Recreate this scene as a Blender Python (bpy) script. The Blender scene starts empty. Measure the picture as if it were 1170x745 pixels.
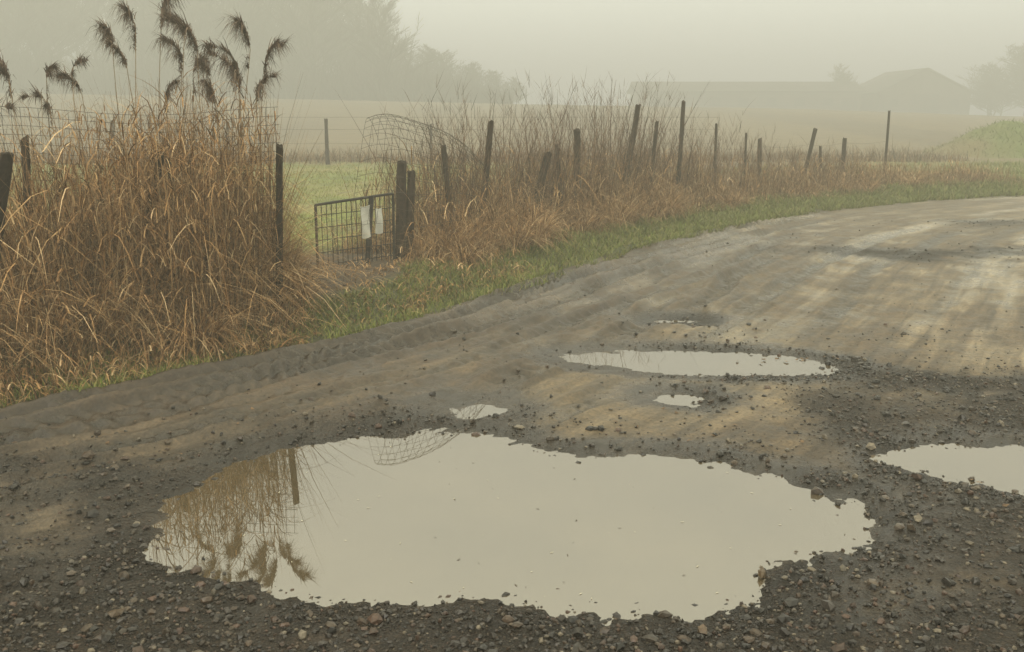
import bpy, math, numpy as np
from mathutils import Vector
rng=np.random.default_rng(7)
scene=bpy.context.scene
col_=scene.collection

# ------------------------------------------------------------ helpers
_T=np.random.default_rng(3).random((256,256))
def vnoise(x,y):
    xi=np.floor(x).astype(int); yi=np.floor(y).astype(int)
    fx=x-xi; fy=y-yi
    fx=fx*fx*(3-2*fx); fy=fy*fy*(3-2*fy)
    a=_T[xi&255,yi&255]; b=_T[(xi+1)&255,yi&255]; c=_T[xi&255,(yi+1)&255]; d=_T[(xi+1)&255,(yi+1)&255]
    return (a*(1-fx)+b*fx)*(1-fy)+(c*(1-fx)+d*fx)*fy
def fbm(x,y,o=4):
    r=0;a=.5;t=0
    for i in range(o):
        r=r+a*vnoise(x*2**i+17.3*i,y*2**i+5.1*i); t+=a; a*=.5
    return r/t
def sstep(a,b,x):
    t=np.clip((x-a)/(b-a),0,1); return t*t*(3-2*t)

def mk(name,V,F,mat,col=None,smooth=False,parent=None,attrs=None):
    V=np.asarray(V,dtype=np.float32); F=np.asarray(F,dtype=np.int32)
    me=bpy.data.meshes.new(name)
    k=F.shape[1]; n=len(F)
    me.vertices.add(len(V)); me.vertices.foreach_set('co',V.ravel())
    me.loops.add(n*k); me.loops.foreach_set('vertex_index',F.ravel())
    me.polygons.add(n)
    me.polygons.foreach_set('loop_start',np.arange(0,n*k,k,dtype=np.int32))
    me.polygons.foreach_set('loop_total',np.full(n,k,dtype=np.int32))
    me.polygons.foreach_set('use_smooth',np.full(n,smooth,dtype=bool))
    me.update(calc_edges=True)
    if col is not None:
        a=me.attributes.new('Col','FLOAT_COLOR','POINT')
        c=np.ones((len(V),4),dtype=np.float32); c[:,:3]=col
        a.data.foreach_set('color',c.ravel())
    if attrs:
        for kx,v in attrs.items():
            if v.ndim==1:
                a=me.attributes.new(kx,'FLOAT','POINT'); a.data.foreach_set('value',v.astype(np.float32))
            else:
                a=me.attributes.new(kx,'FLOAT_VECTOR','POINT'); a.data.foreach_set('vector',v.astype(np.float32).ravel())
    me.materials.append(mat)
    ob=bpy.data.objects.new(name,me); col_.objects.link(ob)
    if parent: ob.parent=parent
    return ob
def empty(name):
    o=bpy.data.objects.new(name,None); col_.objects.link(o); return o

class Acc:
    def __init__(s): s.V=[];s.F=[];s.C=[];s.n=0
    def add(s,V,F,C):
        s.V.append(V); s.F.append(F+s.n); s.C.append(np.broadcast_to(C,(len(V),3)) if np.ndim(C)==1 else C); s.n+=len(V)
    def obj(s,name,mat,**k):
        return mk(name,np.concatenate(s.V),np.concatenate(s.F),mat,col=np.concatenate(s.C),**k)

def ribbons(P,H,az,lean,bend,drop,width,col,segs=4,tip=None,twist=.8):
    n=len(P); f=lambda v: np.broadcast_to(np.asarray(v,dtype=float),(n,))
    H,az,lean,bend,drop,width=map(f,(H,az,lean,bend,drop,width))
    t=np.linspace(0,1,segs+1)[None,:]
    off=H[:,None]*(lean[:,None]*t+bend[:,None]*t**2)
    z=P[:,2,None]+H[:,None]*(t-drop[:,None]*t**2.4)
    cx=P[:,0,None]+np.cos(az)[:,None]*off; cy=P[:,1,None]+np.sin(az)[:,None]*off
    wa=az+math.pi/2+rng.uniform(-twist,twist,n)
    w=width[:,None]*(1-.85*t**2)/2
    dx=np.cos(wa)[:,None]*w; dy=np.sin(wa)[:,None]*w
    V=np.stack([np.stack([cx-dx,cy-dy,z],-1),np.stack([cx+dx,cy+dy,z],-1)],2).reshape(-1,3)
    i=np.arange(segs)*2
    q=np.stack([i,i+1,i+3,i+2],-1)[None]+(np.arange(n)*(segs+1)*2)[:,None,None]
    c=np.broadcast_to(col,(n,3)) if np.ndim(col)==1 else col
    C=np.repeat(c,(segs+1)*2,axis=0).reshape(n,segs+1,2,3)
    tt=t[0][None,:,None,None]
    if tip is not None: C=C*(1-tt)+np.asarray(tip)*tt
    return V,q.reshape(-1,4),C.reshape(-1,3)

def tubes(P0,P1,R0,R1,sides=4):
    P0=np.asarray(P0,float);P1=np.asarray(P1,float);n=len(P0)
    R0=np.broadcast_to(R0,(n,));R1=np.broadcast_to(R1,(n,))
    d=P1-P0; d=d/(np.linalg.norm(d,axis=1,keepdims=True)+1e-9)
    up=np.where(np.abs(d[:,2:3])>.9,np.array([[1.,0,0]]),np.array([[0,0,1.]]))
    a=np.cross(d,up); a/=np.linalg.norm(a,axis=1,keepdims=True)+1e-9; b=np.cross(d,a)
    th=np.arange(sides)*2*math.pi/sides
    ring=a[:,None]*np.cos(th)[None,:,None]+b[:,None]*np.sin(th)[None,:,None]
    V=np.concatenate([P0[:,None]+ring*R0[:,None,None],P1[:,None]+ring*R1[:,None,None]],1)
    j=np.arange(sides); q=np.stack([j,(j+1)%sides,(j+1)%sides+sides,j+sides],-1)
    F=q[None]+(np.arange(n)*2*sides)[:,None,None]
    return V.reshape(-1,3),F.reshape(-1,4)

# ------------------------------------------------------------ materials
def newmat(name):
    m=bpy.data.materials.new(name); m.use_nodes=True
    nt=m.node_tree; b=nt.nodes['Principled BSDF']; return m,nt,b
def attr_mat(name,rough=.8,spec=.25,nscale=60,lo=.75,hi=1.25,bump=0):
    m,nt,b=newmat(name)
    a=nt.nodes.new('ShaderNodeAttribute'); a.attribute_name='Col'
    tc=nt.nodes.new('ShaderNodeTexCoord'); n=nt.nodes.new('ShaderNodeTexNoise'); n.inputs['Scale'].default_value=nscale
    nt.links.new(tc.outputs['Object'],n.inputs['Vector'])
    mr=nt.nodes.new('ShaderNodeMapRange'); mr.inputs['From Min'].default_value=.3; mr.inputs['From Max'].default_value=.7
    mr.inputs['To Min'].default_value=lo; mr.inputs['To Max'].default_value=hi
    nt.links.new(n.outputs['Fac'],mr.inputs['Value'])
    vm=nt.nodes.new('ShaderNodeVectorMath'); vm.operation='SCALE'
    nt.links.new(a.outputs['Color'],vm.inputs[0]); nt.links.new(mr.outputs['Result'],vm.inputs['Scale'])
    nt.links.new(vm.outputs['Vector'],b.inputs['Base Color'])
    b.inputs['Roughness'].default_value=rough; b.inputs['Specular IOR Level'].default_value=spec
    if bump:
        bp=nt.nodes.new('ShaderNodeBump'); bp.inputs['Strength'].default_value=bump; bp.inputs['Distance'].default_value=.005
        nt.links.new(n.outputs['Fac'],bp.inputs['Height']); nt.links.new(bp.outputs['Normal'],b.inputs['Normal'])
    return m
M_straw=attr_mat('dry_straw',.75,.2,25,.7,1.3)
M_green=attr_mat('green_grass',.6,.3,15,.7,1.3)
M_wood=attr_mat('weathered_wood',.85,.2,30,.55,1.4,.6)
M_wire=attr_mat('rusty_wire',.6,.4,20,.6,1.4)
M_stone=attr_mat('wet_stone',.30,.45,90,.65,1.35)
M_bark=attr_mat('bark',.9,.1,3,.7,1.3)
M_wall=attr_mat('brick_wall',.9,.1,1.5,.8,1.2)
M_roof=attr_mat('roof_tile',.9,.1,1.5,.8,1.2)
M_plastic=attr_mat('white_plastic',.5,.4,12,.8,1.05)
M_leaf=attr_mat('dead_leaf',.6,.3,40,.7,1.3)

# ------------------------------------------------------------ layout data (metres)
def chaikin(P,it=2,closed=False):
    P=np.array(P,float)
    for _ in range(it):
        if closed:
            Q=np.roll(P,-1,axis=0); P=np.stack([.75*P+.25*Q,.25*P+.75*Q],1).reshape(-1,2)
        else:
            Q=P[1:];A=P[:-1]; N=np.stack([.75*A+.25*Q,.25*A+.75*Q],1).reshape(-1,2); P=np.concatenate([P[:1],N,P[-1:]])
    return P
EDGE=chaikin([(-30,-14),(-12,-2),(-6,2.6),(-4.2,4.0),(-2.77,5.17),(-2.1,6.0),(-1.24,6.95),(-.48,8.25),(.49,9.94),(1.97,12.78),(4.48,16.2),(6.47,17.9),(8.5,19.3),(11,20.5),(16,21.8),(40,25),(120,33),(400,50)],2)
SEG=np.diff(EDGE,axis=0); SL=np.linalg.norm(SEG,axis=1); SC=np.concatenate([[0],np.cumsum(SL)])
def road(x,y):
    x=np.asarray(x,float);y=np.asarray(y,float)
    best=np.full(x.shape,1e9);u=np.zeros(x.shape);s=np.zeros(x.shape)
    for i in range(len(SEG)):
        ax,ay=EDGE[i];dx,dy=SEG[i]/SL[i]
        px=x-ax;py=y-ay
        t=np.clip(px*dx+py*dy,0,SL[i])
        d=(px-t*dx)**2+(py-t*dy)**2
        m=d<best
        sg=np.where(px*dy-py*dx>0,1.,-1.)
        best=np.where(m,d,best);u=np.where(m,np.sqrt(d)*sg,u);s=np.where(m,SC[i]+t,s)
    return u,s
def cpt(s,u):
    x=np.interp(s,SC,EDGE[:,0]);y=np.interp(s,SC,EDGE[:,1])
    x2=np.interp(s+.6,SC,EDGE[:,0])-np.interp(s-.6,SC,EDGE[:,0]);y2=np.interp(s+.6,SC,EDGE[:,1])-np.interp(s-.6,SC,EDGE[:,1])
    L=np.hypot(x2,y2); return x+u*y2/L, y-u*x2/L
def s_at(x,y): return float(road(np.array([x]),np.array([y]))[1][0])

POOLS=[
 [(-1.38,3.42),(-1.42,3.79),(-1.39,4.24),(-1.14,4.62),(-.73,4.84),(-.337,4.94),(-.11,4.86),(.065,4.62),(.40,4.52),(.735,4.56),(1.07,4.39),(1.29,4.11),(1.46,3.9),(1.49,3.70),(1.36,3.53),(1.12,3.37),(.89,3.21),(.76,3.03),(.5,2.95),(.27,2.95),(.075,3.04),(-.075,3.11),(-.31,3.08),(-.48,3.05),(-.76,3.11),(-.88,3.22),(-1.15,3.30),(-1.30,3.35)],
 [(.36,6.48),(.5,6.60),(.75,6.64),(1.06,6.69),(1.64,6.61),(2.15,6.32),(2.0,6.12),(1.53,6.07),(.98,6.14),(.66,6.27),(.45,6.36)],
 [(1.83,4.55),(2.2,4.66),(2.5,4.67),(2.9,4.5),(3.0,4.25),(2.6,4.08),(2.25,4.11),(2.03,4.24),(1.87,4.41)],
 [(.88,5.50),(.90,5.60),(1.02,5.61),(1.06,5.53),(.98,5.46)],
 [(-.34,5.25),(-.28,5.37),(-.12,5.37),(-.02,5.29),(-.2,5.18)],
 [(1.05,7.68),(1.2,7.78),(1.45,7.76),(1.52,7.68),(1.28,7.62)],
]
POOLS=[chaikin(p,2,True) for p in POOLS]
def poly_sd(P,x,y):
    best=np.full(x.shape,1e9);ins=np.zeros(x.shape,bool)
    Q=np.roll(P,-1,axis=0)
    for (ax,ay),(bx,by) in zip(P,Q):
        dx=bx-ax;dy=by-ay;L=dx*dx+dy*dy+1e-12
        t=np.clip(((x-ax)*dx+(y-ay)*dy)/L,0,1)
        best=np.minimum(best,(x-ax-t*dx)**2+(y-ay-t*dy)**2)
        c=((ay>y)!=(by>y))&(x<(bx-ax)*(y-ay)/((by-ay) if by!=ay else 1e-12)+ax); ins^=c
    return np.sqrt(best)*np.where(ins,-1,1)
def pool_sd(x,y):
    x=np.asarray(x,float);y=np.asarray(y,float)
    r=np.full(x.shape,9.);r1=np.full(x.shape,9.)
    near=(y>2)&(y<9)&(x>-3.5)&(x<5)
    xx=x[near];yy=y[near]; b=np.full(xx.shape,9.)
    wob=(fbm(xx*4,yy*4,5)-.5)*.16
    for i,P in enumerate(POOLS):
        d=poly_sd(P,xx,yy)-(0,.045,.045,.03,.035,.005)[i]
        if i==0:
            o=r1.copy(); o[near]=d; r1=o
        b=np.minimum(b,d)
    r[near]=b+wob
    return r,r1
S39=s_at(.49,9.94)
TR=[(.22,.10,.030,20,S39+9),(.55,.09,.022,20,S39+6),(.86,.11,.030,20,S39+8),(1.25,.09,.020,24,S39+5),(1.62,.10,.022,20,S39+3),(2.15,.09,.014,30,S39+7),(2.9,.10,.010,S39-2,S39+14),(3.5,.10,.010,S39-1,S39+14),(4.4,.12,.010,S39-1,S39+14),(5.1,.12,.009,S39-1,S39+14)]
def tracks(u,s):
    z=np.zeros(u.shape);a=np.zeros(u.shape)
    for i,(u0,w,dp,sa,sb) in enumerate(TR):
        c=u0+.40*(vnoise(s*.22+i*7.7,0*s+i)-.5)+.10*(vnoise(s*.9+i*3.1,0*s+i)-.5)
        v=(u-c)/w;k=sstep(sa,sa+1.5,s)*sstep(sb,sb-2.5,s)*(.5+1.0*vnoise(s*.8+i*5,u*0))
        g=np.exp(-v**4)
        lug=.5+.5*np.sin(s*52+np.abs(v)*4.5)
        z+=1.7*k*dp*(-g*(.75-.55*lug)+.7*np.exp(-((np.abs(v)-1.35)/.4)**2))
        a=np.maximum(a,k*g*(.55+.45*(1-lug)))
    return z,np.clip(a,0,1)
def height(x,y,u=None,s=None,sd=None,full=True):
    x=np.asarray(x,float);y=np.asarray(y,float)
    if u is None: u,s=road(x,y)
    if sd is None: sd,_=pool_sd(x,y)
    N=.012*fbm(x*2,y*2,3)+.018*fbm(x*11,y*11,4)+.006*vnoise(x*45,y*45)-.009
    z=N+np.clip((sd-.13)*.13,-.06,0)
    tz,_=tracks(u,s)
    z=z+tz*sstep(.15,.5,sd)
    m=sstep(-.1,.2,u)*(1-sstep(1.6,2.8,u))*(1-sstep(S39,S39+8,s))
    z=z+m*sstep(.1,.4,sd)*(.030*vnoise(u*20,s*1.6)+.024*vnoise(u*7+3,s*5)+.018*fbm(x*18,y*18,2)+.006)
    z=z+.13*sstep(-.05,1.1,-u)*(.6+.8*fbm(x*1.2,y*1.2,3))
    z=z+.1*sstep(7.5,9,u)
    crest=np.interp(x,[-90,-40,0,25,45,80],[3.9,3.2,2.3,1.9,1.2,1.0])
    z=z+sstep(28,95,y)*crest*(1-.35*sstep(95,140,y))
    z=z+.10*sstep(2.5,6,-u)*(fbm(x*.5,y*.5,3)-.5)
    return z

# ------------------------------------------------------------ ground sheet
def axis(lo,hi,a,b,d,g):
    core=np.arange(a,b,d); R=[];v=b;st=d
    while v<hi: R.append(v);st=min(st*g,40);v+=st
    L=[];v=a;st=d
    while v>lo: st=min(st*g,40);v-=st;L.append(v)
    return np.array(L[::-1]+list(core)+R)
ax=axis(-400,450,-3.2,3.6,.015,1.03); ay=axis(-60,500,2.5,6.8,.015,1.014)
X,Y=np.meshgrid(ax,ay,indexing='ij'); x=X.ravel();y=Y.ravel()
u,s=road(x,y); sd,sd1=pool_sd(x,y)
Z=height(x,y,u,s,sd)
def gravel_mask(x,y,u,sd,sd1):
    wx=x+.9*(fbm(x*1.1+7,y*1.1,3)-.5);wy=y+.9*(fbm(x*1.1,y*1.1+9,3)-.5)
    n=fbm(x*1.3+3,y*1.3,4)
    g=np.zeros(x.shape)
    ring=np.exp(-(np.clip(sd1,0,9)/.36)**2)*(.60+.45*sstep(3.9,3.2,wy)+.6*sstep(.9,1.5,wx))
    g=np.maximum(g,ring)
    g=np.maximum(g,np.exp(-(np.clip(sd,0,9)/.22)**2)*.9*sstep(.6,1.4,x))
    g=np.maximum(g,.9*sstep(3.4,2.9,wy))
    g=np.maximum(g,.62*sstep(-.9,-1.6,wx)*sstep(4.9,4.0,wy))
    g=np.maximum(g,.88*sstep(1.2,2.0,wx)*sstep(5.7,4.4,wy-.25*wx))
    g=np.maximum(g,.8*np.exp(-((wy-5.95-.02*x)/.35)**2)*sstep(1.0,2.4,wx))
    g=np.maximum(g,.8*np.exp(-((wy-11.6+.1*(x-4))/.55)**2)*sstep(2.2,4.3,wx)*sstep(9,6,wx))
    g=np.maximum(g,.5*np.exp(-((wy-14.8)/.6)**2)*sstep(5,7,wx))
    n6=fbm(x*5,y*5,4)
    g=np.clip(g*(.15+1.5*n)+g*1.1*(n6-.5),0,1)
    return g*sstep(-.05,.25,u)
g=gravel_mask(x,y,u,sd,sd1)
def mix(A,B,t): return A*(1-t[:,None])+np.asarray(B)[None]*t[:,None]
C=np.tile(np.array([.150,.112,.068]),(len(x),1))
n1=fbm(x*.9,y*.9,5); n2=fbm(u*1.9+1.3*fbm(x*.5,y*.5,3),s*.22,6); n3=fbm(x*3.3+4,y*3.3,5)
n7=fbm(u*9+.9*n1,s*.5,4); n8=fbm(x*.35+2,y*.35,3)
lt=sstep(.44,.62,.42*n2+.2*n3+.18*n7+.2*n8)*sstep(5.6,8.5,y)
C=mix(C,[.26,.215,.145],lt*.75)
C=mix(C,[.076,.054,.033],sstep(.52,.40,.45*n2+.3*n3+.25*n7)*.65)
C=mix(C,[.062,.043,.026],sstep(.48,.64,n1)*.6*sstep(11,6,y))
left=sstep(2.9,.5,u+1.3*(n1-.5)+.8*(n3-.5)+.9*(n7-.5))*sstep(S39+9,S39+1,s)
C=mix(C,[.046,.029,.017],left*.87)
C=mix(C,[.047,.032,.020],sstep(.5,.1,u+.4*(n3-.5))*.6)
C=mix(C,[.062,.044,.027],sstep(5.2,4.2,y+1.5*(n1-.5))*.7)
_,ta=tracks(u,s)
C=C*(1-.58*ta*sstep(.15,.5,sd))[:,None]
C=mix(C,[.023,.0160,.0115],sstep(.15,.6,g)*.92)
C=mix(C,[.018,.012,.008],np.exp(-(np.clip(sd-.12,0,9)/.13)**2)*.88)
C=mix(C,[.055,.041,.027],sstep(.02,-.06,sd))
gr=sstep(.06,-.12,u+.35*(fbm(x*3,y*3,3)-.5))
C=mix(C,[.045,.050,.016],gr)
C=mix(C,[.060,.040,.022],sstep(-.7,-1.1,u)*gr)
fg=fbm(x*.7+9,y*.7,4)
F=mix(np.tile(np.array([.15,.175,.03]),(len(x),1)),[.20,.18,.055],sstep(.4,.65,fg))
F=mix(F,[.16,.118,.060],sstep(27,33,y+1.5*(fg-.5)))
F=mix(F,[.14,.10,.052],sstep(-1.5,1.0,x)*sstep(16,19,y)*sstep(12,7,x))
F=mix(F,[.10,.075,.042],sstep(.45,.6,fbm(x*.15,y*.02+4,3))*sstep(30,40,y)*.6)
ff=sstep(-2.3,-3.0,u)
C=C*(1-ff[:,None])+F*ff[:,None]
C=mix(C,[.07,.09,.025],sstep(7.4,8,u))
wet=np.clip(.32+.70*lt-.1*g+.30*left+.8*np.exp(-(np.clip(sd-.1,0,9)/.16)**2)+.5*sstep(.5,.62,n3)*sstep(4.6,3.6,y)+.3*ta,0,1)*sstep(-.1,.1,u)*sstep(8,7.3,u)
ny=len(ay);nx=len(ax)
i,j=np.meshgrid(np.arange(nx-1),np.arange(ny-1),indexing='ij'); b=(i*ny+j).ravel()
Fq=np.stack([b,b+ny,b+ny+1,b+1],-1)
m,nt,B=newmat('ground_earth'); N=nt.nodes.new;L=nt.links.new
def attr(n): a=N('ShaderNodeAttribute');a.attribute_name=n;return a
aC=attr('Col');aw=attr('wet');ag=attr('gravel');ar=attr('rs')
tc=N('ShaderNodeTexCoord')
n_f=N('ShaderNodeTexNoise');n_f.inputs['Scale'].default_value=55;n_f.inputs['Detail'].default_value=6;n_f.inputs['Roughness'].default_value=.7;L(tc.outputs['Object'],n_f.inputs['Vector'])
n_m=N('ShaderNodeTexNoise');n_m.inputs['Scale'].default_value=4;n_m.inputs['Detail'].default_value=8;n_m.inputs['Roughness'].default_value=.75;L(tc.outputs['Object'],n_m.inputs['Vector'])
mp=N('ShaderNodeMapping');mp.inputs['Scale'].default_value=(9,.7,1);L(ar.outputs['Vector'],mp.inputs['Vector'])
n_s=N('ShaderNodeTexNoise');n_s.inputs['Scale'].default_value=1.5;n_s.inputs['Detail'].default_value=6;n_s.inputs['Distortion'].default_value=.6;L(mp.outputs[0],n_s.inputs['Vector'])
vo=N('ShaderNodeTexVoronoi');vo.inputs['Scale'].default_value=75;L(tc.outputs['Object'],vo.inputs['Vector'])
def mr(src,a,b_,c,d):
    k=N('ShaderNodeMapRange');k.inputs['From Min'].default_value=a;k.inputs['From Max'].default_value=b_;k.inputs['To Min'].default_value=c;k.inputs['To Max'].default_value=d;L(src,k.inputs['Value']);return k.outputs['Result']
def mth(op,a,b_):
    k=N('ShaderNodeMath');k.operation=op
    for ii,v in enumerate((a,b_)):
        if isinstance(v,(int,float)): k.inputs[ii].default_value=v
        else: L(v,k.inputs[ii])
    return k.outputs[0]
f1=mr(n_f.outputs['Fac'],.3,.7,.45,1.55);f2=mr(n_m.outputs['Fac'],.3,.7,.5,1.5);f3=mr(n_s.outputs['Fac'],.3,.7,.55,1.45)
vg=mr(vo.outputs['Distance'],.1,.6,1.35,.5)
k1=mth('MULTIPLY',f1,f2);k2=mth('MULTIPLY',k1,f3)
one=mth('SUBTRACT',1.0,ag.outputs['Fac']);vv=mth('ADD',one,mth('MULTIPLY',vg,ag.outputs['Fac']))
k3=mth('MULTIPLY',k2,vv)
sc=N('ShaderNodeVectorMath');sc.operation='SCALE';L(aC.outputs['Color'],sc.inputs[0]);L(k3,sc.inputs['Scale']);L(sc.outputs[0],B.inputs['Base Color'])
rw=mth('SUBTRACT',.80,mth('MULTIPLY',aw.outputs['Fac'],.56));rr=mth('ADD',rw,mr(n_m.outputs['Fac'],.35,.65,-.18,.14));L(rr,B.inputs['Roughness'])
L(mth('SUBTRACT',.50,mth('MULTIPLY',ag.outputs['Fac'],.28)),B.inputs['Specular IOR Level'])
hh=mth('ADD',mth('MULTIPLY',n_f.outputs['Fac'],.6),mth('MULTIPLY',mth('MULTIPLY',mth('SUBTRACT',1.0,vo.outputs['Distance']),ag.outputs['Fac']),1.3))
hh=mth('ADD',hh,mth('MULTIPLY',n_s.outputs['Fac'],.9))
bp=N('ShaderNodeBump');bp.inputs['Strength'].default_value=.7;bp.inputs['Distance'].default_value=.012;L(hh,bp.inputs['Height']);L(bp.outputs[0],B.inputs['Normal'])
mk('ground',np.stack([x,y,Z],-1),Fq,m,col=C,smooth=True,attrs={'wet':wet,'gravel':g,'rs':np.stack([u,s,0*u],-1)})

# ------------------------------------------------------------ water
m,nt,B=newmat('muddy_water');N=nt.nodes.new;L=nt.links.new
tc=N('ShaderNodeTexCoord');nz=N('ShaderNodeTexNoise');nz.inputs['Scale'].default_value=1.6;nz.inputs['Detail'].default_value=5;L(tc.outputs['Object'],nz.inputs['Vector'])
cr=N('ShaderNodeValToRGB');cr.color_ramp.elements[0].position=.3;cr.color_ramp.elements[0].color=(.076,.056,.030,1);cr.color_ramp.elements[1].position=.7;cr.color_ramp.elements[1].color=(.105,.079,.044,1)
L(nz.outputs['Fac'],cr.inputs[0]);L(cr.outputs[0],B.inputs['Base Color'])
B.inputs['Roughness'].default_value=.01;B.inputs['IOR'].default_value=3.2;B.inputs['Specular IOR Level'].default_value=.5
n2_=N('ShaderNodeTexNoise');n2_.inputs['Scale'].default_value=7;L(tc.outputs['Object'],n2_.inputs['Vector'])
bp=N('ShaderNodeBump');bp.inputs['Strength'].default_value=.010;bp.inputs['Distance'].default_value=.01;L(n2_.outputs['Fac'],bp.inputs['Height']);L(bp.outputs[0],B.inputs['Normal'])
M_water=m
for P in POOLS:
    c=P.mean(0);d=P-c;r=np.linalg.norm(d,axis=1,keepdims=True);Q=P+d/r*.16
    V=np.concatenate([[[c[0],c[1],-.0085]],np.c_[Q,np.full(len(Q),-.0085)]])
    n=len(Q);k=np.arange(n)
    mk('puddle',V,np.stack([np.zeros(n,int),k+1,(k+1)%n+1],-1),M_water)

# ------------------------------------------------------------ gravel stones
phi=(1+5**.5)/2
ico=np.array([(-1,phi,0),(1,phi,0),(-1,-phi,0),(1,-phi,0),(0,-1,phi),(0,1,phi),(0,-1,-phi),(0,1,-phi),(phi,0,-1),(phi,0,1),(-phi,0,-1),(-phi,0,1)])/1.9
icf=np.array([(0,11,5),(0,5,1),(0,1,7),(0,7,10),(0,10,11),(1,5,9),(5,11,4),(11,10,2),(10,7,6),(7,1,8),(3,9,4),(3,4,2),(3,2,6),(3,6,8),(3,8,9),(4,9,5),(2,4,11),(6,2,10),(8,6,7),(9,8,1)])
def stones(name,px,py,rad,pal,zoff=.25):
    n=len(px);pz=height(px,py)
    V=ico[None]*rng.uniform(.65,1.25,(n,12,1))
    V=V*rng.uniform(.6,1.25,(n,1,3))*np.array([1,1,.75]);a=rng.uniform(0,6.28,n);ca=np.cos(a)[:,None];sa=np.sin(a)[:,None]
    V=np.stack([V[...,0]*ca-V[...,1]*sa,V[...,0]*sa+V[...,1]*ca,V[...,2]],-1)*rad[:,None,None]
    V=V+np.stack([px,py,pz+rad*zoff],-1)[:,None]
    F=icf[None]+(np.arange(n)*12)[:,None,None]
    c=pal[rng.integers(0,len(pal),n)]*rng.uniform(.6,1.4,(n,1))
    return mk(name,V.reshape(-1,3),F.reshape(-1,3),M_stone,col=np.repeat(c,12,axis=0))
pal=np.array([(.017,.0135,.012),(.024,.019,.016),(.030,.022,.016),(.0125,.0105,.0095),(.060,.043,.029),(.019,.016,.015),(.060,.034,.023),(.034,.028,.024),(.12,.098,.07),(.0185,.014,.011),(.048,.031,.020)])
n=250000
px=rng.uniform(-3.6,4.2,n);py=2.3+rng.random(n)**1.35*5.2
uu,ss=road(px,py);sd_,sd1_=pool_sd(px,py);gm=gravel_mask(px,py,uu,sd_,sd1_)
keep=(rng.random(n)<(gm**1.2*.45+.014))&(sd_>-.16)&(uu>.02)&((sd_>.06)|(rng.random(n)<.35))
px,py=px[keep],py[keep]
rad=np.clip(rng.lognormal(math.log(.0052),.58,len(px)),.002,.026)
stones('gravel',px,py,rad,pal)
n=9000
px=rng.uniform(-1,9,n);py=rng.uniform(7.0,15.5,n);uu,ss=road(px,py);sd_,sd1_=pool_sd(px,py);gm=gravel_mask(px,py,uu,sd_,sd1_)
keep=(rng.random(n)<gm*.8+.04)&(uu>.1);px,py=px[keep],py[keep]
stones('gravel',px,py,np.clip(rng.lognormal(math.log(.008),.4,len(px)),.004,.025),pal)
for (a,b_,r,c) in [(.885,3.27,.026,(.15,.10,.052)),(1.52,3.66,.02,(.13,.10,.075)),(.60,2.86,.02,(.11,.07,.04)),(-1.28,2.95,.026,(.07,.048,.03)),(-1.75,3.1,.024,(.06,.04,.03)),(-.18,3.16,.014,(.12,.075,.05)),(-1.55,3.6,.02,(.08,.06,.045))]:
    stones('rock',np.array([a]),np.array([b_]),np.array([r]),np.array([c]),.5)

n=130;px=rng.uniform(-1.2,1.4,n);py=rng.uniform(3.05,4.75,n);sd_,_=pool_sd(px,py);k=sd_<-.08;px,py=px[k],py[k];n=len(px)
a=rng.uniform(0,6.28,n);r=rng.uniform(.0015,.0055,n)
V=np.stack([np.stack([px+np.cos(a+q)*r*(2.0 if i%2==0 else .5),py+np.sin(a+q)*r*(2.0 if i%2==0 else .5),np.full(n,-.0065)],-1) for i,q in enumerate((0,1.57,3.14,4.71))],1)
mk('floating_debris',V.reshape(-1,3),(np.arange(4)[None]+(np.arange(n)*4)[:,None]),M_leaf,col=np.repeat(np.where(rng.random((n,1))<.55,np.array([[.50,.46,.35]]),np.array([[.08,.06,.038]])),4,axis=0))
acc=Acc()
for (cx,cy,cn,sx,sy) in [(1.85,6.42,18,.16,.05),(-2.2,4.6,12,.7,.4),(2.2,3.6,7,.6,.5),(.5,5.0,8,.5,.15)]:
    px=cx+rng.normal(0,sx,cn);py=cy+rng.normal(0,sy,cn);pz=height(px,py);pz=np.maximum(pz,-.007)+.004
    acc.add(*ribbons(np.stack([px,py,pz],-1),.012,rng.uniform(0,6.28,cn),2.0,.5,.6,.018,rng.uniform(.7,1.3,(cn,1))*np.array([[.15,.09,.045]]),segs=3,twist=.2))
acc.obj('fallen_leaves',M_leaf)

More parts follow.
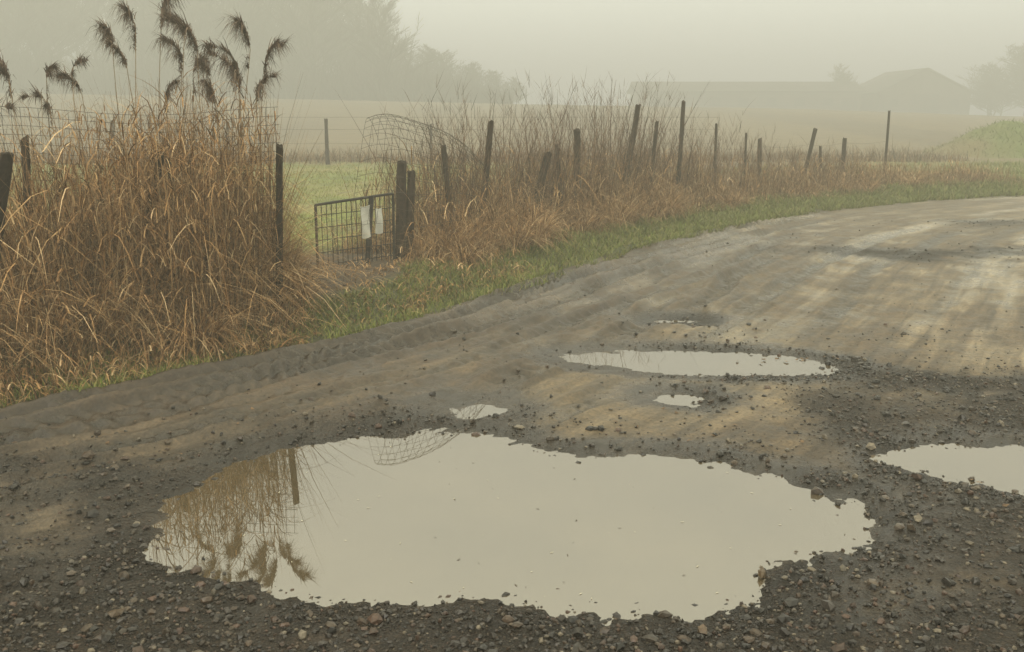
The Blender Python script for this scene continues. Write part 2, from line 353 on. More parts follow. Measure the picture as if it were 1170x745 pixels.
# ------------------------------------------------------------ vegetation
straw=np.array([(.39,.225,.098),(.48,.30,.142),(.285,.155,.065),(.17,.094,.040),(.60,.425,.24),(.105,.060,.026),(.335,.195,.090)])
def pick(p,n,v=.3): return p[rng.integers(0,len(p),n)]*rng.uniform(1-v,1+v,(n,1))
sL0=s_at(-7.5,1.5); s_g0=s_at(-2.25,8.9); s_g1=s_at(-1.15,10.3); s_end=s_at(8.1,22.0); s_c=s_at(-2.05,7.05)
def gateway(x,y,left=-.212):   # trodden approach between lane and gate
    w=.012*np.sin(y*5)
    return (x>left*y+w)&(x<-.113*y+w)&(y<10.6)
def on_edge(n,s0,s1,u0,u1):
    s=rng.uniform(s0,s1,n);u=rng.uniform(u0,u1,n);x,y=cpt(s,u);return x,y,s,u
def reedbed(name,s0,s1,n,hfun,ulo=-2.6,uhi=-.35,dens=.0,skip=True):
    acc=Acc()
    x,y,s,u=on_edge(n,s0,s1,ulo,uhi)
    cl=fbm(x*2.2,y*2.2,3); k=cl>dens*rng.random(n)+.18
    if skip: k&=~gateway(x,y)
    x,y,s,u,cl=x[k],y[k],s[k],u[k],cl[k];n=len(x)
    edge=np.clip((np.abs(x/y+.165)-.045)/.035,.35,1)   # lower growth right beside the gate
    z=height(x,y);H=hfun(s,u)*rng.uniform(.55,1.12,n)*(.6+.8*cl)*np.where(y<11,edge,1)
    P=np.stack([x,y,z-.02],-1)
    q=n//3
    acc.add(*ribbons(P[:q],H[:q],rng.uniform(0,6.28,q),rng.uniform(0,.3,q),rng.uniform(0,.35,q),rng.uniform(0,.12,q),rng.uniform(.004,.009,q),pick(straw,q)*.7,segs=4))
    P2=P[q:2*q].copy();st=rng.uniform(.05,.8,q)*H[q:2*q];P2[:,2]+=st
    acc.add(*ribbons(P2,rng.uniform(.25,.6,q)*np.clip(H[q:2*q],.25,1.2),rng.uniform(0,6.28,q),rng.uniform(.2,.8,q),rng.uniform(.3,1.0,q),rng.uniform(.5,1.9,q),rng.uniform(.005,.013,q),pick(straw,q),segs=5))
    r=n-2*q;tx,ty=cpt(s[2*q:]+.3,u[2*q:]*0);azr=np.arctan2(ty-y[2*q:],tx-x[2*q:])+rng.normal(0,.9,r)
    acc.add(*ribbons(P[2*q:],H[2*q:]*.85,azr,rng.uniform(.1,.7,r),rng.uniform(.2,.8,r),rng.uniform(.2,1.0,r),rng.uniform(.004,.010,r),pick(straw,r),segs=5))
    return acc.obj(name,M_straw)
hl=lambda s,u: (.20+.95*sstep(-.1,-1.1,u))*(1+.36*np.exp(-((s-s_c)/1.0)**2)*sstep(-.2,-.8,u))
reedbed('dry_reed_bed',sL0,s_g0,40000,hl,-2.7,-.02)
h2=lambda s,u: (.18+.82*sstep(-.65,-1.5,u))*np.interp(s,[s_g1,s_g1+6,s_end-5,s_end+2],[1.08,1.0,.75,.45])
reedbed('dry_grass_hedge',s_g1-1.2,s_end+2,38000,h2,-2.5,-.65,.45)
reedbed('flattened_grass',s_g0-1.8,s_g1+.4,5000,lambda s,u:.12+0*s,-1.9,-.15,0,False)
def tussock(cx,cy,R,n,pal_=straw,name='grass_tussock'):
    acc=Acc();a=rng.uniform(0,6.28,n);rr=R*.18*np.sqrt(rng.random(n));x=cx+rr*np.cos(a);y=cy+rr*np.sin(a)
    P=np.stack([x,y,height(x,y)-.01],-1)
    acc.add(*ribbons(P,rng.uniform(.6,1.15,n)*R,a+rng.normal(0,.5,n),rng.uniform(.1,.5,n),rng.uniform(.2,.75,n),rng.uniform(.25,1.1,n),rng.uniform(.004,.009,n),pick(pal_,n),segs=6))
    return acc.obj(name,M_straw)
for k in range(46):
    s_=rng.uniform(s_g1-1.0,s_end) if k>9 else rng.uniform(sL0+4,s_g0-1.6)
    u_=rng.uniform(-1.35,-.75) if k>9 else rng.uniform(-.8,-.25)
    tx,ty=cpt(np.array([s_]),np.array([u_]))
    if gateway(tx,ty,-.24)[0]: continue
    tussock(float(tx[0]),float(ty[0]),rng.uniform(.35,.75)*(1 if s_<s_g1+6 else .75),int(rng.uniform(120,260)))
greens=np.array([(.125,.160,.023),(.16,.19,.032),(.09,.12,.02),(.19,.195,.045),(.24,.20,.08)])
acc=Acc()
x,y,s,u=on_edge(120000,sL0+3,s_end+14,-1.05,.20)
cl=fbm(x*3.5,y*3.5,3);cm=fbm(x*.9+5,y*.9,2);dl=np.interp(s,[s_g0-5,s_g0-1.8],[.58,.24])
k=(cl+.16*np.clip(-u*2.5,-1,1)+.3*(cm-.5)>dl+.14*rng.random(len(x)))&~(gateway(x,y)&(u<-.75));x,y,s,u=x[k],y[k],s[k],u[k];n=len(x)
sz=np.interp(s,[s_g0,s_end],[1,1.6])
acc.add(*ribbons(np.stack([x,y,height(x,y)-.005],-1),rng.uniform(.025,.10,n)*sz*(.5+1.0*cl[k]),rng.uniform(0,6.28,n),rng.uniform(.1,.7,n),rng.uniform(0,.8,n),rng.uniform(0,.5,n),rng.uniform(.003,.006,n)*sz*1.1,pick(greens,n),segs=3))
acc.obj('verge_grass',M_green)
acc=Acc()
n=60000;x=rng.uniform(-16,3,n);y=9+rng.random(n)**1.3*20;uu,_=road(x,y);k=(uu<-2.4)&(fbm(x*1.5,y*1.5,3)>.38);x,y=x[k],y[k];n=len(x)
sz=np.clip(y/10,1,2.6)
pg=np.array([(.20,.225,.04),(.24,.25,.055),(.16,.19,.03),(.30,.27,.085)])
acc.add(*ribbons(np.stack([x,y,height(x,y)-.005],-1),rng.uniform(.04,.10,n),rng.uniform(0,6.28,n),rng.uniform(.1,.7,n),rng.uniform(0,.8,n),rng.uniform(0,.5,n),.005*sz,pick(pg,n,.2),segs=2))
acc.obj('pasture_grass',M_green)
acc=Acc()
n=14000;x=rng.uniform(-40,14,n);y=31+rng.normal(0,.7,n)+.05*x
acc.add(*ribbons(np.stack([x,y,height(x,y)],-1),rng.uniform(.15,.6,n)*(.4+fbm(x*.6,y*.2,3)),rng.uniform(0,6.28,n),rng.uniform(0,.4,n),rng.uniform(0,.5,n),rng.uniform(0,.4,n),.02,pick(straw,n)*.5,segs=2))
acc.obj('field_margin_weeds',M_straw)
acc=Acc()
x,y,s,u=on_edge(30000,s_end-2,s_end+22,-8,-.1);k=fbm(x,y,3)>.36;x,y=x[k],y[k];n=len(x)
acc.add(*ribbons(np.stack([x,y,height(x,y)],-1),rng.uniform(.06,.22,n),rng.uniform(0,6.28,n),rng.uniform(.1,.6,n),rng.uniform(0,.6,n),rng.uniform(0,.4,n),.014,pick(greens,n),segs=2))
acc.obj('lane_side_grass',M_green)

# tall reeds with feathery plumes
def reed(bx,by,topz,leanx,dirx,size=1.0):
    acc=Acc();bz=float(height(np.array([bx]),np.array([by]))[0]);H=topz-bz-.20*size
    leanx=leanx+rng.normal(0,.04)
    t=np.linspace(0,1,14);ph=rng.uniform(0,6)
    cx=bx+leanx*t**1.6+.02*np.sin(t*6+ph);cy=by+rng.uniform(-.15,.15)*t**2+.01*np.cos(t*5+ph);cz=bz+H*t
    tp=np.linspace(0,1,9)[1:];L_=.30*size*rng.uniform(.85,1.15)
    sl=leanx*1.6/H;nod=rng.uniform(.3,.85);dd=rng.uniform(.3,.7)
    px=cx[-1]+L_*(dirx*nod*tp**1.8+sl*tp);pz=cz[-1]+L_*(1.05*tp-dd*tp**2.6);py=cy[-1]+L_*rng.uniform(-.3,.3)*tp
    X_=np.r_[cx,px];Y_=np.r_[cy,py];Z_=np.r_[cz,pz];Pp=np.stack([X_,Y_,Z_],-1)
    R=np.r_[np.linspace(.0042,.0024,14),np.linspace(.002,.001,8)]
    V,F=tubes(Pp[:-1],Pp[1:],R[:-1],R[1:],4);acc.add(V,F,np.array([.30,.20,.10])*rng.uniform(.7,1.2))
    wn=10;wt=np.sort(rng.uniform(0,.98,wn));pal_=np.array([(.105,.070,.055),(.145,.10,.077),(.08,.056,.045),(.19,.137,.10),(.24,.175,.125)])
    n=int(480*size);w_=rng.integers(0,wn,n);tt=np.clip(wt[w_]+rng.normal(0,.04,n),0,1)
    ii=np.clip(13-.9+tt*8.8,0,21-.001);lo=ii.astype(int);fr=(ii-lo)[:,None]
    Q=Pp[lo]*(1-fr)+Pp[np.minimum(lo+1,21)]*fr+rng.normal(0,.004,(n,3))
    env=(.5+.75*np.sin(np.clip(tt,0,1)*math.pi*.8+.2))*rng.uniform(.6,1.3,wn)[w_]
    az=np.arctan2(0,dirx)+rng.normal(0,.45,wn)[w_]+rng.normal(0,.55,n)
    acc.add(*ribbons(Q,rng.uniform(.045,.125,n)*size*env,az,rng.uniform(.15,1.0,n),rng.uniform(-.1,.5,n),rng.uniform(.1,1.9,n),rng.uniform(.004,.0085,n),pick(pal_,n),segs=3))
    n=rng.integers(4,8);h=rng.uniform(.35,.85,n);jj=(h*13).astype(int)
    acc.add(*ribbons(Pp[jj],rng.uniform(.2,.45,n),rng.uniform(0,6.28,n),rng.uniform(.3,.8,n),rng.uniform(.3,.8,n),rng.uniform(.3,1.5,n),.010,pick(straw,n),segs=5))
    acc.obj('common_reed',M_straw)
K=.87
for (bx,by,tz,ln,dr,sz) in [(-4.15,8.6,2.10,-.04,-1,1.0),(-3.92,8.7,2.02,.0,1,.75),(-3.70,8.8,2.06,-.14,1,.6),(-3.42,8.7,2.38,.05,-1,1.0),(-3.29,8.9,2.50,.0,-1,.95),(-3.18,9.1,2.62,.08,1,1.0),(-3.12,8.6,2.16,.0,-1,.8),(-2.92,8.8,2.26,.06,-1,.95),(-2.80,8.9,2.08,.08,1,.75),(-2.70,8.7,2.36,.08,-1,1.15),(-2.66,8.8,2.06,.06,-1,1.0),(-2.44,8.9,2.40,.08,-1,1.15),(-2.40,8.6,2.14,.10,-1,1.1),(-2.20,8.7,2.22,.10,1,1.0),(-2.50,8.5,1.86,.04,-1,.8),(-4.45,8.4,1.76,-.06,-1,1.0),(-4.30,8.2,1.72,-.02,1,.9),(-2.20,8.4,1.90,.06,1,.8),(-2.98,8.5,1.88,.0,1,.7),(-3.55,8.5,1.92,-.05,-1,.8),(-4.55,8.6,1.96,-.04,1,.9),(-3.0,8.9,2.46,.10,-1,.9),(-2.32,8.8,2.06,.08,-1,1.0),(-3.80,8.5,1.80,-.02,-1,.8)]:
    tz=1.6+(tz-1.6)*K
    reed(bx*K,by*K,tz,ln*K,dr,sz*.95)
acc=Acc();n=1150;x=np.where(rng.random(n)<.55,rng.uniform(-2.9,-1.82,n),rng.uniform(-3.9,-1.85,n));y=rng.uniform(6.5,8.2,n);uu,_=road(x,y);k=(uu<-.35)&~gateway(x,y,-.230);x,y=x[k],y[k];n=len(x)
hh_=rng.uniform(.8,1.76,n)*np.interp(x,[-3.9,-3.0,-2.0],[.80,.95,1.05])
acc.add(*ribbons(np.stack([x,y,height(x,y)],-1),hh_,rng.uniform(0,6.28,n),rng.uniform(0,.16,n),rng.uniform(0,.18,n),0,.0055,pick(straw,n)*.8,segs=5))
q=3800;i_=rng.integers(0,n,q);P=np.stack([x[i_],y[i_],height(x[i_],y[i_])+hh_[i_]*rng.uniform(.3,.92,q)],-1)
acc.add(*ribbons(P,rng.uniform(.12,.32,q),rng.uniform(0,6.28,q),rng.uniform(.2,.8,q),rng.uniform(.2,.8,q),rng.uniform(.3,1.6,q),.008,pick(straw,q),segs=5))
acc.obj('reed_stalks',M_straw)

def shrub(cx,cy,H,spread,n):
    n=int(n*1.25)
    acc=Acc();x=cx+rng.normal(0,spread*.35,n);y=cy+rng.normal(0,spread*.35,n)
    az=np.arctan2(y-cy,x-cx)+rng.normal(0,.6,n);h=H*rng.uniform(.4,1.05,n);ln=rng.uniform(0,.40,n);bd=rng.uniform(-.05,.3,n)
    P=np.stack([x,y,height(x,y)],-1)
    tw=np.array([(.105,.066,.048),(.080,.052,.038),(.14,.086,.056),(.19,.118,.07)])
    acc.add(*ribbons(P,h,az,ln,bd,0.,rng.uniform(.006,.011,n),pick(tw,n),segs=6))
    k=9;t=rng.uniform(.35,.98,(n,k));off=h[:,None]*(ln[:,None]*t+bd[:,None]*t**2)
    Q=np.stack([x[:,None]+np.cos(az)[:,None]*off,y[:,None]+np.sin(az)[:,None]*off,P[:,2,None]+h[:,None]*t],-1).reshape(-1,3)
    q=len(Q);acc.add(*ribbons(Q,rng.uniform(.08,.28,q),rng.uniform(0,6.28,q),rng.uniform(.2,.8,q),rng.uniform(-.1,.4,q),rng.uniform(0,.2,q),.0045,pick(tw,q),segs=3))
    acc.obj('bare_shrub',M_straw)
for (a,b_,H,sp,n) in [(-.85,11.4,1.35,.5,60),(-.5,12.0,1.6,.7,80),(-.1,12.8,1.75,.8,95),(.4,13.4,1.7,.8,90),(.95,14.3,1.9,.8,95),(1.5,15.0,2.0,.8,95),(1.9,15.7,1.8,.8,80),(2.5,16.4,1.45,.8,60),(3.1,17.0,1.35,.8,60),(3.8,17.8,1.15,.9,50),(4.7,18.6,1.0,.9,50),(5.7,19.5,.9,.9,50),(6.7,20.4,.85,.9,40)]:
    shrub(a,b_,H,sp,n)

# ------------------------------------------------------------ fence posts
def post(bx,by,tx,ty,tz,r=.035,sides=7,shade=1.0,name='fence_post'):
    bz=float(height(np.array([bx]),np.array([by]))[0])-.15
    k=9;t=np.linspace(0,1,k);th=np.arange(sides)*2*math.pi/sides
    rj=r*rng.uniform(.85,1.15,sides);cv=rng.normal(0,.012)
    V=[]
    for ti in t:
        c=np.array([bx+(tx-bx)*ti+cv*math.sin(ti*3.1),by+(ty-by)*ti,bz+(tz-bz)*ti]);rr=rj*(1.08-.16*ti)*rng.uniform(.93,1.07,sides)
        V.append(np.stack([c[0]+rr*np.cos(th),c[1]+rr*np.sin(th),c[2]+(rng.uniform(-.02,.03,sides) if ti==1 else 0*th)],-1))
    V.append(np.array([[tx,ty,tz+.01]]))
    V=np.concatenate(V);F=[]
    for a in range(k-1):
        for j in range(sides):
            F.append((a*sides+j,a*sides+(j+1)%sides,(a+1)*sides+(j+1)%sides,(a+1)*sides+j))
    me=bpy.data.meshes.new(name);top=(k-1)*sides
    F+= [(top+j,top+(j+1)%sides,k*sides) for j in range(sides)]
    me.from_pydata(V.tolist(),[],F);a=me.attributes.new('Col','FLOAT_COLOR','POINT')
    c=np.ones((len(V),4),dtype=np.float32);c[:,:3]=np.array([.034,.022,.015])*shade*rng.uniform(.75,1.25,(len(V),1));a.data.foreach_set('color',c.ravel())
    me.materials.append(M_wood);o=bpy.data.objects.new(name,me);col_.objects.link(o);return o
post(-3.42,6.2,-3.10,6.2,1.36,.045,shade=.6)
post(-3.50,7.15,-3.44,7.15,1.43,.035)
post(-2.86,7.1,-2.46,7.1,1.33,.032,shade=.6)
post(-2.30,7.2,-2.46,7.2,1.27,.02,shade=.6)
post(-1.76,7.35,-1.69,7.35,1.37,.030,shade=.6)
post(-1.16,10.25,-1.12,10.25,1.12,.05)
post(-1.09,10.35,-1.03,10.3,1.02,.045,shade=1.2)
for p in [(-.66,11.2,-.76,11.2,1.25,.03),(-.42,11.9,-.25,11.9,1.50,.04),(.26,12.9,.46,12.9,1.1,.05),(.92,13.6,.87,13.6,1.38,.045),(1.58,15.0,1.86,15.0,1.72,.045),(2.03,15.3,2.18,15.3,1.48,.03),(2.62,16.0,2.69,16.0,1.80,.032),(3.55,17.5,3.52,17.5,1.42,.025),(4.2,18.2,4.2,18.2,1.25,.022),(4.60,18.6,4.55,18.6,1.15,.04),(5.52,19.4,5.80,19.4,1.31,.04),(6.27,20.2,6.16,20.2,.95,.03),(6.8,20.7,6.8,20.7,1.1,.045),(8.15,22,8.15,22,1.65,.03),(.66,13.2,.58,13.2,1.2,.025)]:
    post(*p,shade=.9)
for p in [(-5.4,29.5,-5.4,29.5,1.45,.05),(-8.2,29.3,-8.2,29.3,1.35,.05),(-11.5,29,-11.4,29,1.4,.05),(-2.4,30,-2.4,30,1.3,.04)]: post(*p)

wc=np.array([.038,.029,.022])
acc=Acc();X0,X1=-5.2,-1.70;xs=np.arange(X0,X1,.062)
def my(x): return np.interp(x,[X0,-3.45,X1],[6.9,7.2,7.4])
def wobm(x,z): return .03*(fbm(x*1.5,z*1.5,2)-.5)*4
zz=np.linspace(.12,1.62,25);A=[];Bp=[]
for xv in xs:
    top=1.62+.03*math.sin(xv*3)
    z_=np.linspace(.12,top,9);X_=xv+.02*(fbm(z_*2,z_*0+xv*3,2)-.5);Y_=my(np.full(9,xv))+wobm(np.full(9,xv),z_)
    P_=np.stack([X_,Y_,z_],-1);A.append(P_[:-1]);Bp.append(P_[1:])
for zv in zz:
    X_=np.linspace(X0,X1,30);z_=zv/1.6*(1.60+.03*np.sin(X_*3));Y_=my(X_)+wobm(X_,np.full(30,zv))
    P_=np.stack([X_,Y_,z_],-1);A.append(P_[:-1]);Bp.append(P_[1:])
V,F=tubes(np.concatenate(A),np.concatenate(Bp),.0018,.0018,3);acc.add(V,F,wc)
acc.obj('wire_mesh_fence',M_wire)
acc=Acc();A=[];Bp=[]
def dome(a,b_): return np.stack([-1.24+.92*(a+.30*(b_-.5))+.03*np.sin(7*b_+3*a),8.75+.35*a-.33*np.cos(math.pi*b_)+.03*np.sin(9*a),.66+(.95-.5*(a-.35)**2-.25*a*a)*np.sin(math.pi*b_*.92)+.02*np.sin(8*a+2*b_)],-1)
for a in np.linspace(0,1,15):
    P_=dome(a,np.linspace(0,1,18));A.append(P_[:-1]);Bp.append(P_[1:])
for b0 in np.linspace(0,1,19):
    a=np.linspace(0,1,14);P_=dome(a,b0+0*a);A.append(P_[:-1]);Bp.append(P_[1:])
V,F=tubes(np.concatenate(A),np.concatenate(Bp),.0016,.0016,3);acc.add(V,F,wc*1.1);acc.obj('loose_wire_mesh',M_wire)
acc=Acc();A=[];Bp=[]
PP=np.array([(-1.13,10.25),(-.72,11.2),(-.35,11.9),(.37,12.9),(.88,13.6),(1.74,15.0),(2.64,16.0),(3.5,17.5),(4.55,18.6),(5.68,19.4),(6.8,20.7),(8.15,22)])
for h in (.35,.65,.92):
    for p,q in zip(PP[:-1],PP[1:]):
        t=np.linspace(0,1,7);xy=p+(q-p)*t[:,None];z_=h+.1-.04*np.sin(math.pi*t);P_=np.c_[xy,z_];A.append(P_[:-1]);Bp.append(P_[1:])
V,F=tubes(np.concatenate(A),np.concatenate(Bp),.002,.002,3);acc.add(V,F,wc);acc.obj('fence_wire',M_wire)
acc=Acc();A=[];Bp=[]
for h in (.5,.9,1.25):
    X_=np.linspace(-30,6,60);P_=np.c_[X_,29.3+0*X_,h+.25+0*X_];A.append(P_[:-1]);Bp.append(P_[1:])
V,F=tubes(np.concatenate(A),np.concatenate(Bp),.004,.004,3);acc.add(V,F,wc);acc.obj('field_boundary_wire',M_wire)

# ------------------------------------------------------------ gate
gate=empty('field_gate')
G0=np.array([-1.87,9.50]);G1=np.array([-1.19,10.0]);gd=(G1-G0)
ZO=-.05
def gp(a,z,off=0): n=np.array([gd[1],-gd[0]]);n/=np.linalg.norm(n);p=G0+gd*a+n*off;return (p[0],p[1],z+ZO)
dk=np.array([.020,.017,.015])
def bar(name,pts,r,sides=6,c=dk):
    V,F=tubes([p for p,_ in pts],[q for _,q in pts],r,r,sides);mk(name,V,F,M_wire,col=np.broadcast_to(c,(len(V),3)),parent=gate)
bar('frame',[(gp(0,.02),gp(0,.80)),(gp(1,.10),gp(1,.87)),(gp(0,.80),gp(1,.87)),(gp(0,.12),gp(1,.15))],.014)
bar('stile',[(gp(.60,.0,.02),gp(.70,.86,.02))],.028)
bar('infill_bars',[(gp(t,.12),gp(t,.80+.07*t)) for t in np.linspace(.07,.95,15)]+[(gp(0,z),gp(1,z+.03)) for z in (.22,.34,.46,.58,.70)],.0042,4)
def panel(name,a0,a1,z0,z1,off):
    n=7;A_,Z_=np.meshgrid(np.linspace(a0,a1,n),np.linspace(z0,z1,n),indexing='ij')
    V=[gp(a,z+.01*math.sin(a*30),off+.012*math.sin(a*22+z*15)) for a,z in zip(A_.ravel(),Z_.ravel())]
    F=[(i*n+j,(i+1)*n+j,(i+1)*n+j+1,i*n+j+1) for i in range(n-1) for j in range(n-1)]
    o=mk(name,V,F,M_plastic,col=np.broadcast_to(np.array([.58,.58,.52]),(len(V),3)),parent=gate);md=o.modifiers.new('s','SOLIDIFY');md.thickness=.004
panel('notice_board',.54,.65,.46,.77,.055);panel('notice_sheet',.74,.83,.49,.74,.03)

# ------------------------------------------------------------ distant trees
def gen_tree(H,seed,low=.22,wide=.34):
    r_=np.random.default_rng(seed);S=[]
    def br(p,d,L_,r,dp):
        e=p
        for k in range(2):
            q=e+(d+np.array([*r_.normal(0,.12,2),.08]))*L_*.5;S.append((e,q,r*(1-.25*k),r*(.75-.25*k)));e=q
            if dp>0:
                for m_ in range(3 if dp>1 else 4):
                    t=r_.uniform(.1,1);st=p+(e-p)*t;a=r_.uniform(0,6.28);sp=r_.uniform(.4,1.0)
                    nd=d+np.array([math.cos(a)*sp,math.sin(a)*sp,.15]);nd/=np.linalg.norm(nd);br(st,nd,L_*r_.uniform(.4,.62),r*.45,dp-1)
    n=9;P=np.array([0,0,0.]);pts=[P]
    for k in range(n): P=P+np.array([*r_.normal(0,.018*H,2),H*.88/n]);pts.append(P)
    for k in range(n):
        f=k/n;S.append((pts[k],pts[k+1],H*.012*(1-f*.85),H*.012*(1-(k+1)/n*.85)))
    for k in range(30):
        f=low+(1-low)*k/30;z=f*n;lo=min(int(z),n-1);st=pts[lo]+(pts[lo+1]-pts[lo])*(z-lo)
        a=k*2.4+r_.normal(0,.4);up=.55+.7*f;d=np.array([math.cos(a),math.sin(a),up]);d/=np.linalg.norm(d)
        br(st,d,H*wide*(1.15-.75*f)*r_.uniform(.7,1.15),H*.005*(1.1-f*.7),2)
    a=np.array([s_[0] for s_ in S]);b=np.array([s_[1] for s_ in S]);r0=np.array([max(s_[2],.022) for s_ in S]);r1=np.array([max(s_[3],.016) for s_ in S])
    V,F=tubes(a,b,r0,r1,3);V=V*(H/V[:,2].max());return V,F
base=[gen_tree(12,k,.15+.08*(k%3),.30+.06*(k%2)) for k in range(4)]
def place(acc,k,x,y,Hs,sxy=1.0,c=(.05,.042,.036)):
    V,F=base[k%4];a=rng.uniform(0,6.28);sc=Hs/12.0;ca,sa=math.cos(a),math.sin(a)
    W=np.stack([(V[:,0]*ca-V[:,1]*sa)*sc*sxy,(V[:,0]*sa+V[:,1]*ca)*sc*sxy,V[:,2]*sc],-1)
    W+=np.array([x,y,float(height(np.array([x]),np.array([y]))[0])-.1]);acc.add(W,F,np.array(c))
acc=Acc()
for i in range(48):
    x=-62+i*1.04+rng.normal(0,.8);y=rng.uniform(100,124)
    Hs=np.interp(x,[-62,-20,-14,-11,-7,0],[19,16,13.5,10,7,3.2])*rng.uniform(.78,1.12);place(acc,i,x,y,Hs,1.15)
for i in range(22):
    x=-16+i*.8;place(acc,i,x,112,np.interp(x,[-16,-6,0,3],[8,5.5,3.6,1.8])*rng.uniform(.7,1.1),1.6)
acc.obj('distant_tree_line',M_bark)
acc=Acc();n=34000;x=rng.uniform(-65,0,n);y=rng.uniform(97,114,n)
acc.add(*ribbons(np.stack([x,y,height(x,y)],-1),rng.uniform(.6,5.5,n)*np.interp(x,[-14,0],[1,.3])*(.4+fbm(x*.3,y*.3,3)),rng.uniform(0,6.28,n),rng.uniform(0,.4,n),rng.uniform(0,.4,n),.1,.055,pick(np.array([(.05,.042,.034),(.065,.053,.04)]),n),segs=2))
acc.obj('woodland_undergrowth',M_bark)
for (x,y,H,w) in [(62.5,124,9.5,2.2),(68,122,10.5,2.1),(59.5,128,7.5,1.9),(43,134,7.2,1.3)]:
    acc=Acc();k=rng.integers(0,4)
    for q in range(5): place(acc,k+q,x+.6*q,y+.5*q,H*(1-.08*q),w)
    acc.obj('bare_tree',M_bark)

# ------------------------------------------------------------ barns
def box(name,x0,x1,y0,y1,z0,z1,mat,c,parent):
    V=[(a,b_,d) for a in (x0,x1) for b_ in (y0,y1) for d in (z0,z1)];F=[(0,1,3,2),(4,6,7,5),(0,4,5,1),(2,3,7,6),(0,2,6,4),(1,5,7,3)]
    return mk(name,V,F,mat,col=np.broadcast_to(np.array(c),(8,3)),parent=parent)
def gable_x(name,x0,x1,y0,y1,ze,za,parent,ridge='x',over=.4,c=(.06,.048,.04)):
    if ridge=='x':
        ym=(y0+y1)/2;V=[(x0-over,y0-over,ze-.1),(x1+over,y0-over,ze-.1),(x1+over,ym,za),(x0-over,ym,za),(x0-over,y1+over,ze-.1),(x1+over,y1+over,ze-.1)]
        F=[(0,1,2,3),(3,2,5,4)]
    else:
        xm=(x0+x1)/2;V=[(x0-over,y0-over,ze-.1),(x0-over,y1+over,ze-.1),(xm,y1+over,za),(xm,y0-over,za),(x1+over,y0-over,ze-.1),(x1+over,y1+over,ze-.1)]
        F=[(0,3,2,1),(3,4,5,2)]
    o=mk(name,V,F,M_roof,col=np.broadcast_to(np.array(c),(6,3)),parent=parent);md=o.modifiers.new('s','SOLIDIFY');md.thickness=.2;return o
WL=(.10,.075,.058)
b1=empty('long_barn');x0,x1=16,44.5
box('walls',x0,x1,130,138,.5,4.5,M_wall,WL,b1);gable_x('roof',x0,x1,130,138,4.5,5.7,b1)
for k in range(7): box('window_%d'%(k+1),18+k*3.6,19.3+k*3.6,129.93,130.2,2.6,3.6,M_roof,(.04,.035,.03),b1)
box('barn_door',42.0,44.0,129.92,130.2,.6,3.6,M_wood,(.05,.035,.03),b1)
b2=empty('gabled_barn');x0,x1=46,57.5
box('walls',x0,x1,128,142,.5,4.2,M_wall,WL,b2);gable_x('roof',x0,x1,128,142,4.3,7.2,b2,'y')
xm=(x0+x1)/2
mk('gable_end',[(x0,128.02,4.2),(x1,128.02,4.2),(xm,128.02,7.0)],[(0,1,2)],M_wall,col=np.broadcast_to(np.array(WL),(3,3)),parent=b2)
box('barn_door',xm-1.8,xm+1.8,127.92,128.2,.6,4.0,M_wood,(.05,.035,.03),b2)
for k in (-1,1): box('window_%d'%(k+2),xm+k*3.8-.5,xm+k*3.8+.5,127.93,128.2,2.4,3.4,M_roof,(.04,.035,.03),b2)

# ------------------------------------------------------------ grassy bank at the bend
NX,NY=150,60
gx,gy=np.meshgrid(np.linspace(-3.4,16,NX),np.linspace(-3.6,3.6,NY),indexing='ij');gx=gx.ravel();gy=gy.ravel()
X_=17.6+gx;Y_=36+gy+.12*gx
d=np.sqrt((np.where(gx<0,gx/3.3,gx/17))**2+(gy/3.5)**2)
h=1.05*(1-sstep(0,1.05,d))*np.interp(gx,[-3,0,1.5,5,16],[.9,1,.92,.75,.7])*(.7+.6*fbm(X_*.9,Y_*.9,4))-.08
Zh=height(X_,Y_)+h
gcol=mix(np.tile(np.array([.20,.165,.08]),(len(X_),1)),[.13,.165,.04],sstep(-2.6,.2,gx+2.2*(fbm(X_*1.5,Y_*1.5,3)-.5)))
i,j=np.meshgrid(np.arange(NX-1),np.arange(NY-1),indexing='ij');b=(i*NY+j).ravel()
heap=empty('grassy_bank')
mk('bank_body',np.stack([X_,Y_,Zh],-1),np.stack([b,b+NY,b+NY+1,b+1],-1),M_straw,col=gcol,smooth=True,parent=heap)
n=18000;k=rng.integers(0,len(X_),n);k=k[h[k]>.0];n=len(k)
acc=Acc();acc.add(*ribbons(np.stack([X_[k]+rng.normal(0,.08,n),Y_[k]+rng.normal(0,.08,n),Zh[k]-.02],-1),rng.uniform(.05,.26,n),rng.uniform(0,6.28,n),rng.uniform(.2,1,n),rng.uniform(0,.8,n),rng.uniform(0,1,n),.018,gcol[k]*rng.uniform(.7,1.5,(n,1)),segs=2))
acc.obj('bank_grass',M_straw,parent=heap)

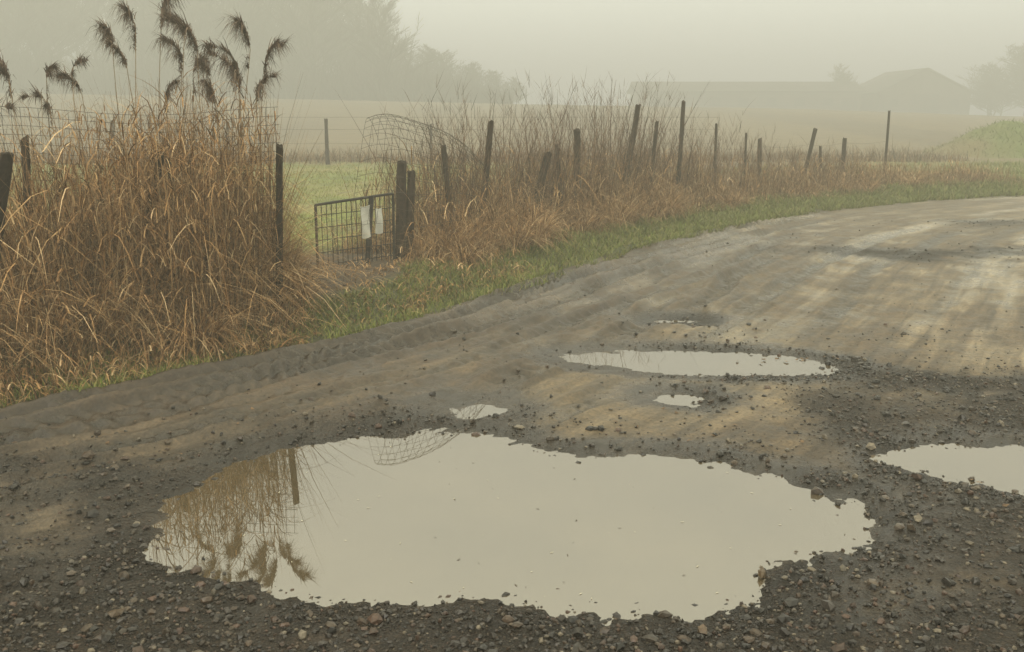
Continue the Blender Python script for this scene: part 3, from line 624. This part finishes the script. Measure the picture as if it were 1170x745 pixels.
# ------------------------------------------------------------ fog bank (real volume)
m=bpy.data.materials.new('fog');m.use_nodes=True;nt=m.node_tree;nt.nodes.remove(nt.nodes['Principled BSDF'])
vs=nt.nodes.new('ShaderNodeVolumeScatter');vs.inputs['Density'].default_value=.0142;vs.inputs['Color'].default_value=(1,.985,.875,1);vs.inputs['Anisotropy'].default_value=0
nt.links.new(vs.outputs[0],nt.nodes['Material Output'].inputs['Volume'])
fe=empty('fog_bank')
box('fog_volume',-380,420,-50,420,-3,17,m,(1,1,1),fe)

# ------------------------------------------------------------ world / sun / camera
w=bpy.data.worlds.new('World');scene.world=w;w.use_nodes=True;nt=w.node_tree;N=nt.nodes.new;L=nt.links.new
bg=nt.nodes['Background'];sky=N('ShaderNodeTexSky');sky.sky_type='NISHITA';sky.sun_disc=False
EL,AZ=math.radians(50),math.radians(205)
sky.sun_elevation=EL;sky.sun_rotation=AZ;L(sky.outputs[0],bg.inputs[0]);bg.inputs[1].default_value=.05
b2_=N('ShaderNodeBackground');tc=N('ShaderNodeTexCoord');sp=N('ShaderNodeSeparateXYZ');L(tc.outputs['Generated'],sp.inputs[0])
cr=N('ShaderNodeValToRGB');e=cr.color_ramp.elements;e[0].position=0;e[0].color=(.62,.60,.415,1);e[1].position=.9;e[1].color=(1,.945,.64,1)
L(sp.outputs['Z'],cr.inputs[0]);L(cr.outputs[0],b2_.inputs[0]);b2_.inputs[1].default_value=1.88
ad=N('ShaderNodeAddShader');L(bg.outputs[0],ad.inputs[0]);L(b2_.outputs[0],ad.inputs[1]);L(ad.outputs[0],nt.nodes['World Output'].inputs['Surface'])
sl=bpy.data.lights.new('sun','SUN');sl.energy=1.0;sl.angle=math.radians(40);sl.color=(1,.95,.83)
so=bpy.data.objects.new('sun',sl);col_.objects.link(so)
d=Vector((math.sin(AZ)*math.cos(EL),math.cos(AZ)*math.cos(EL),math.sin(EL)))
so.rotation_euler=d.to_track_quat('Z','Y').to_euler()
cam=bpy.data.cameras.new('camera');co=bpy.data.objects.new('camera',cam);col_.objects.link(co)
cam.lens=35;cam.sensor_width=36;cam.clip_end=2000;co.location=(0,0,1.6);co.rotation_euler=(math.radians(90-12.04),0,0)
scene.camera=co
scene.view_settings.view_transform='Standard';scene.view_settings.look='None';scene.view_settings.exposure=0
print('verts ground',nx*ny)
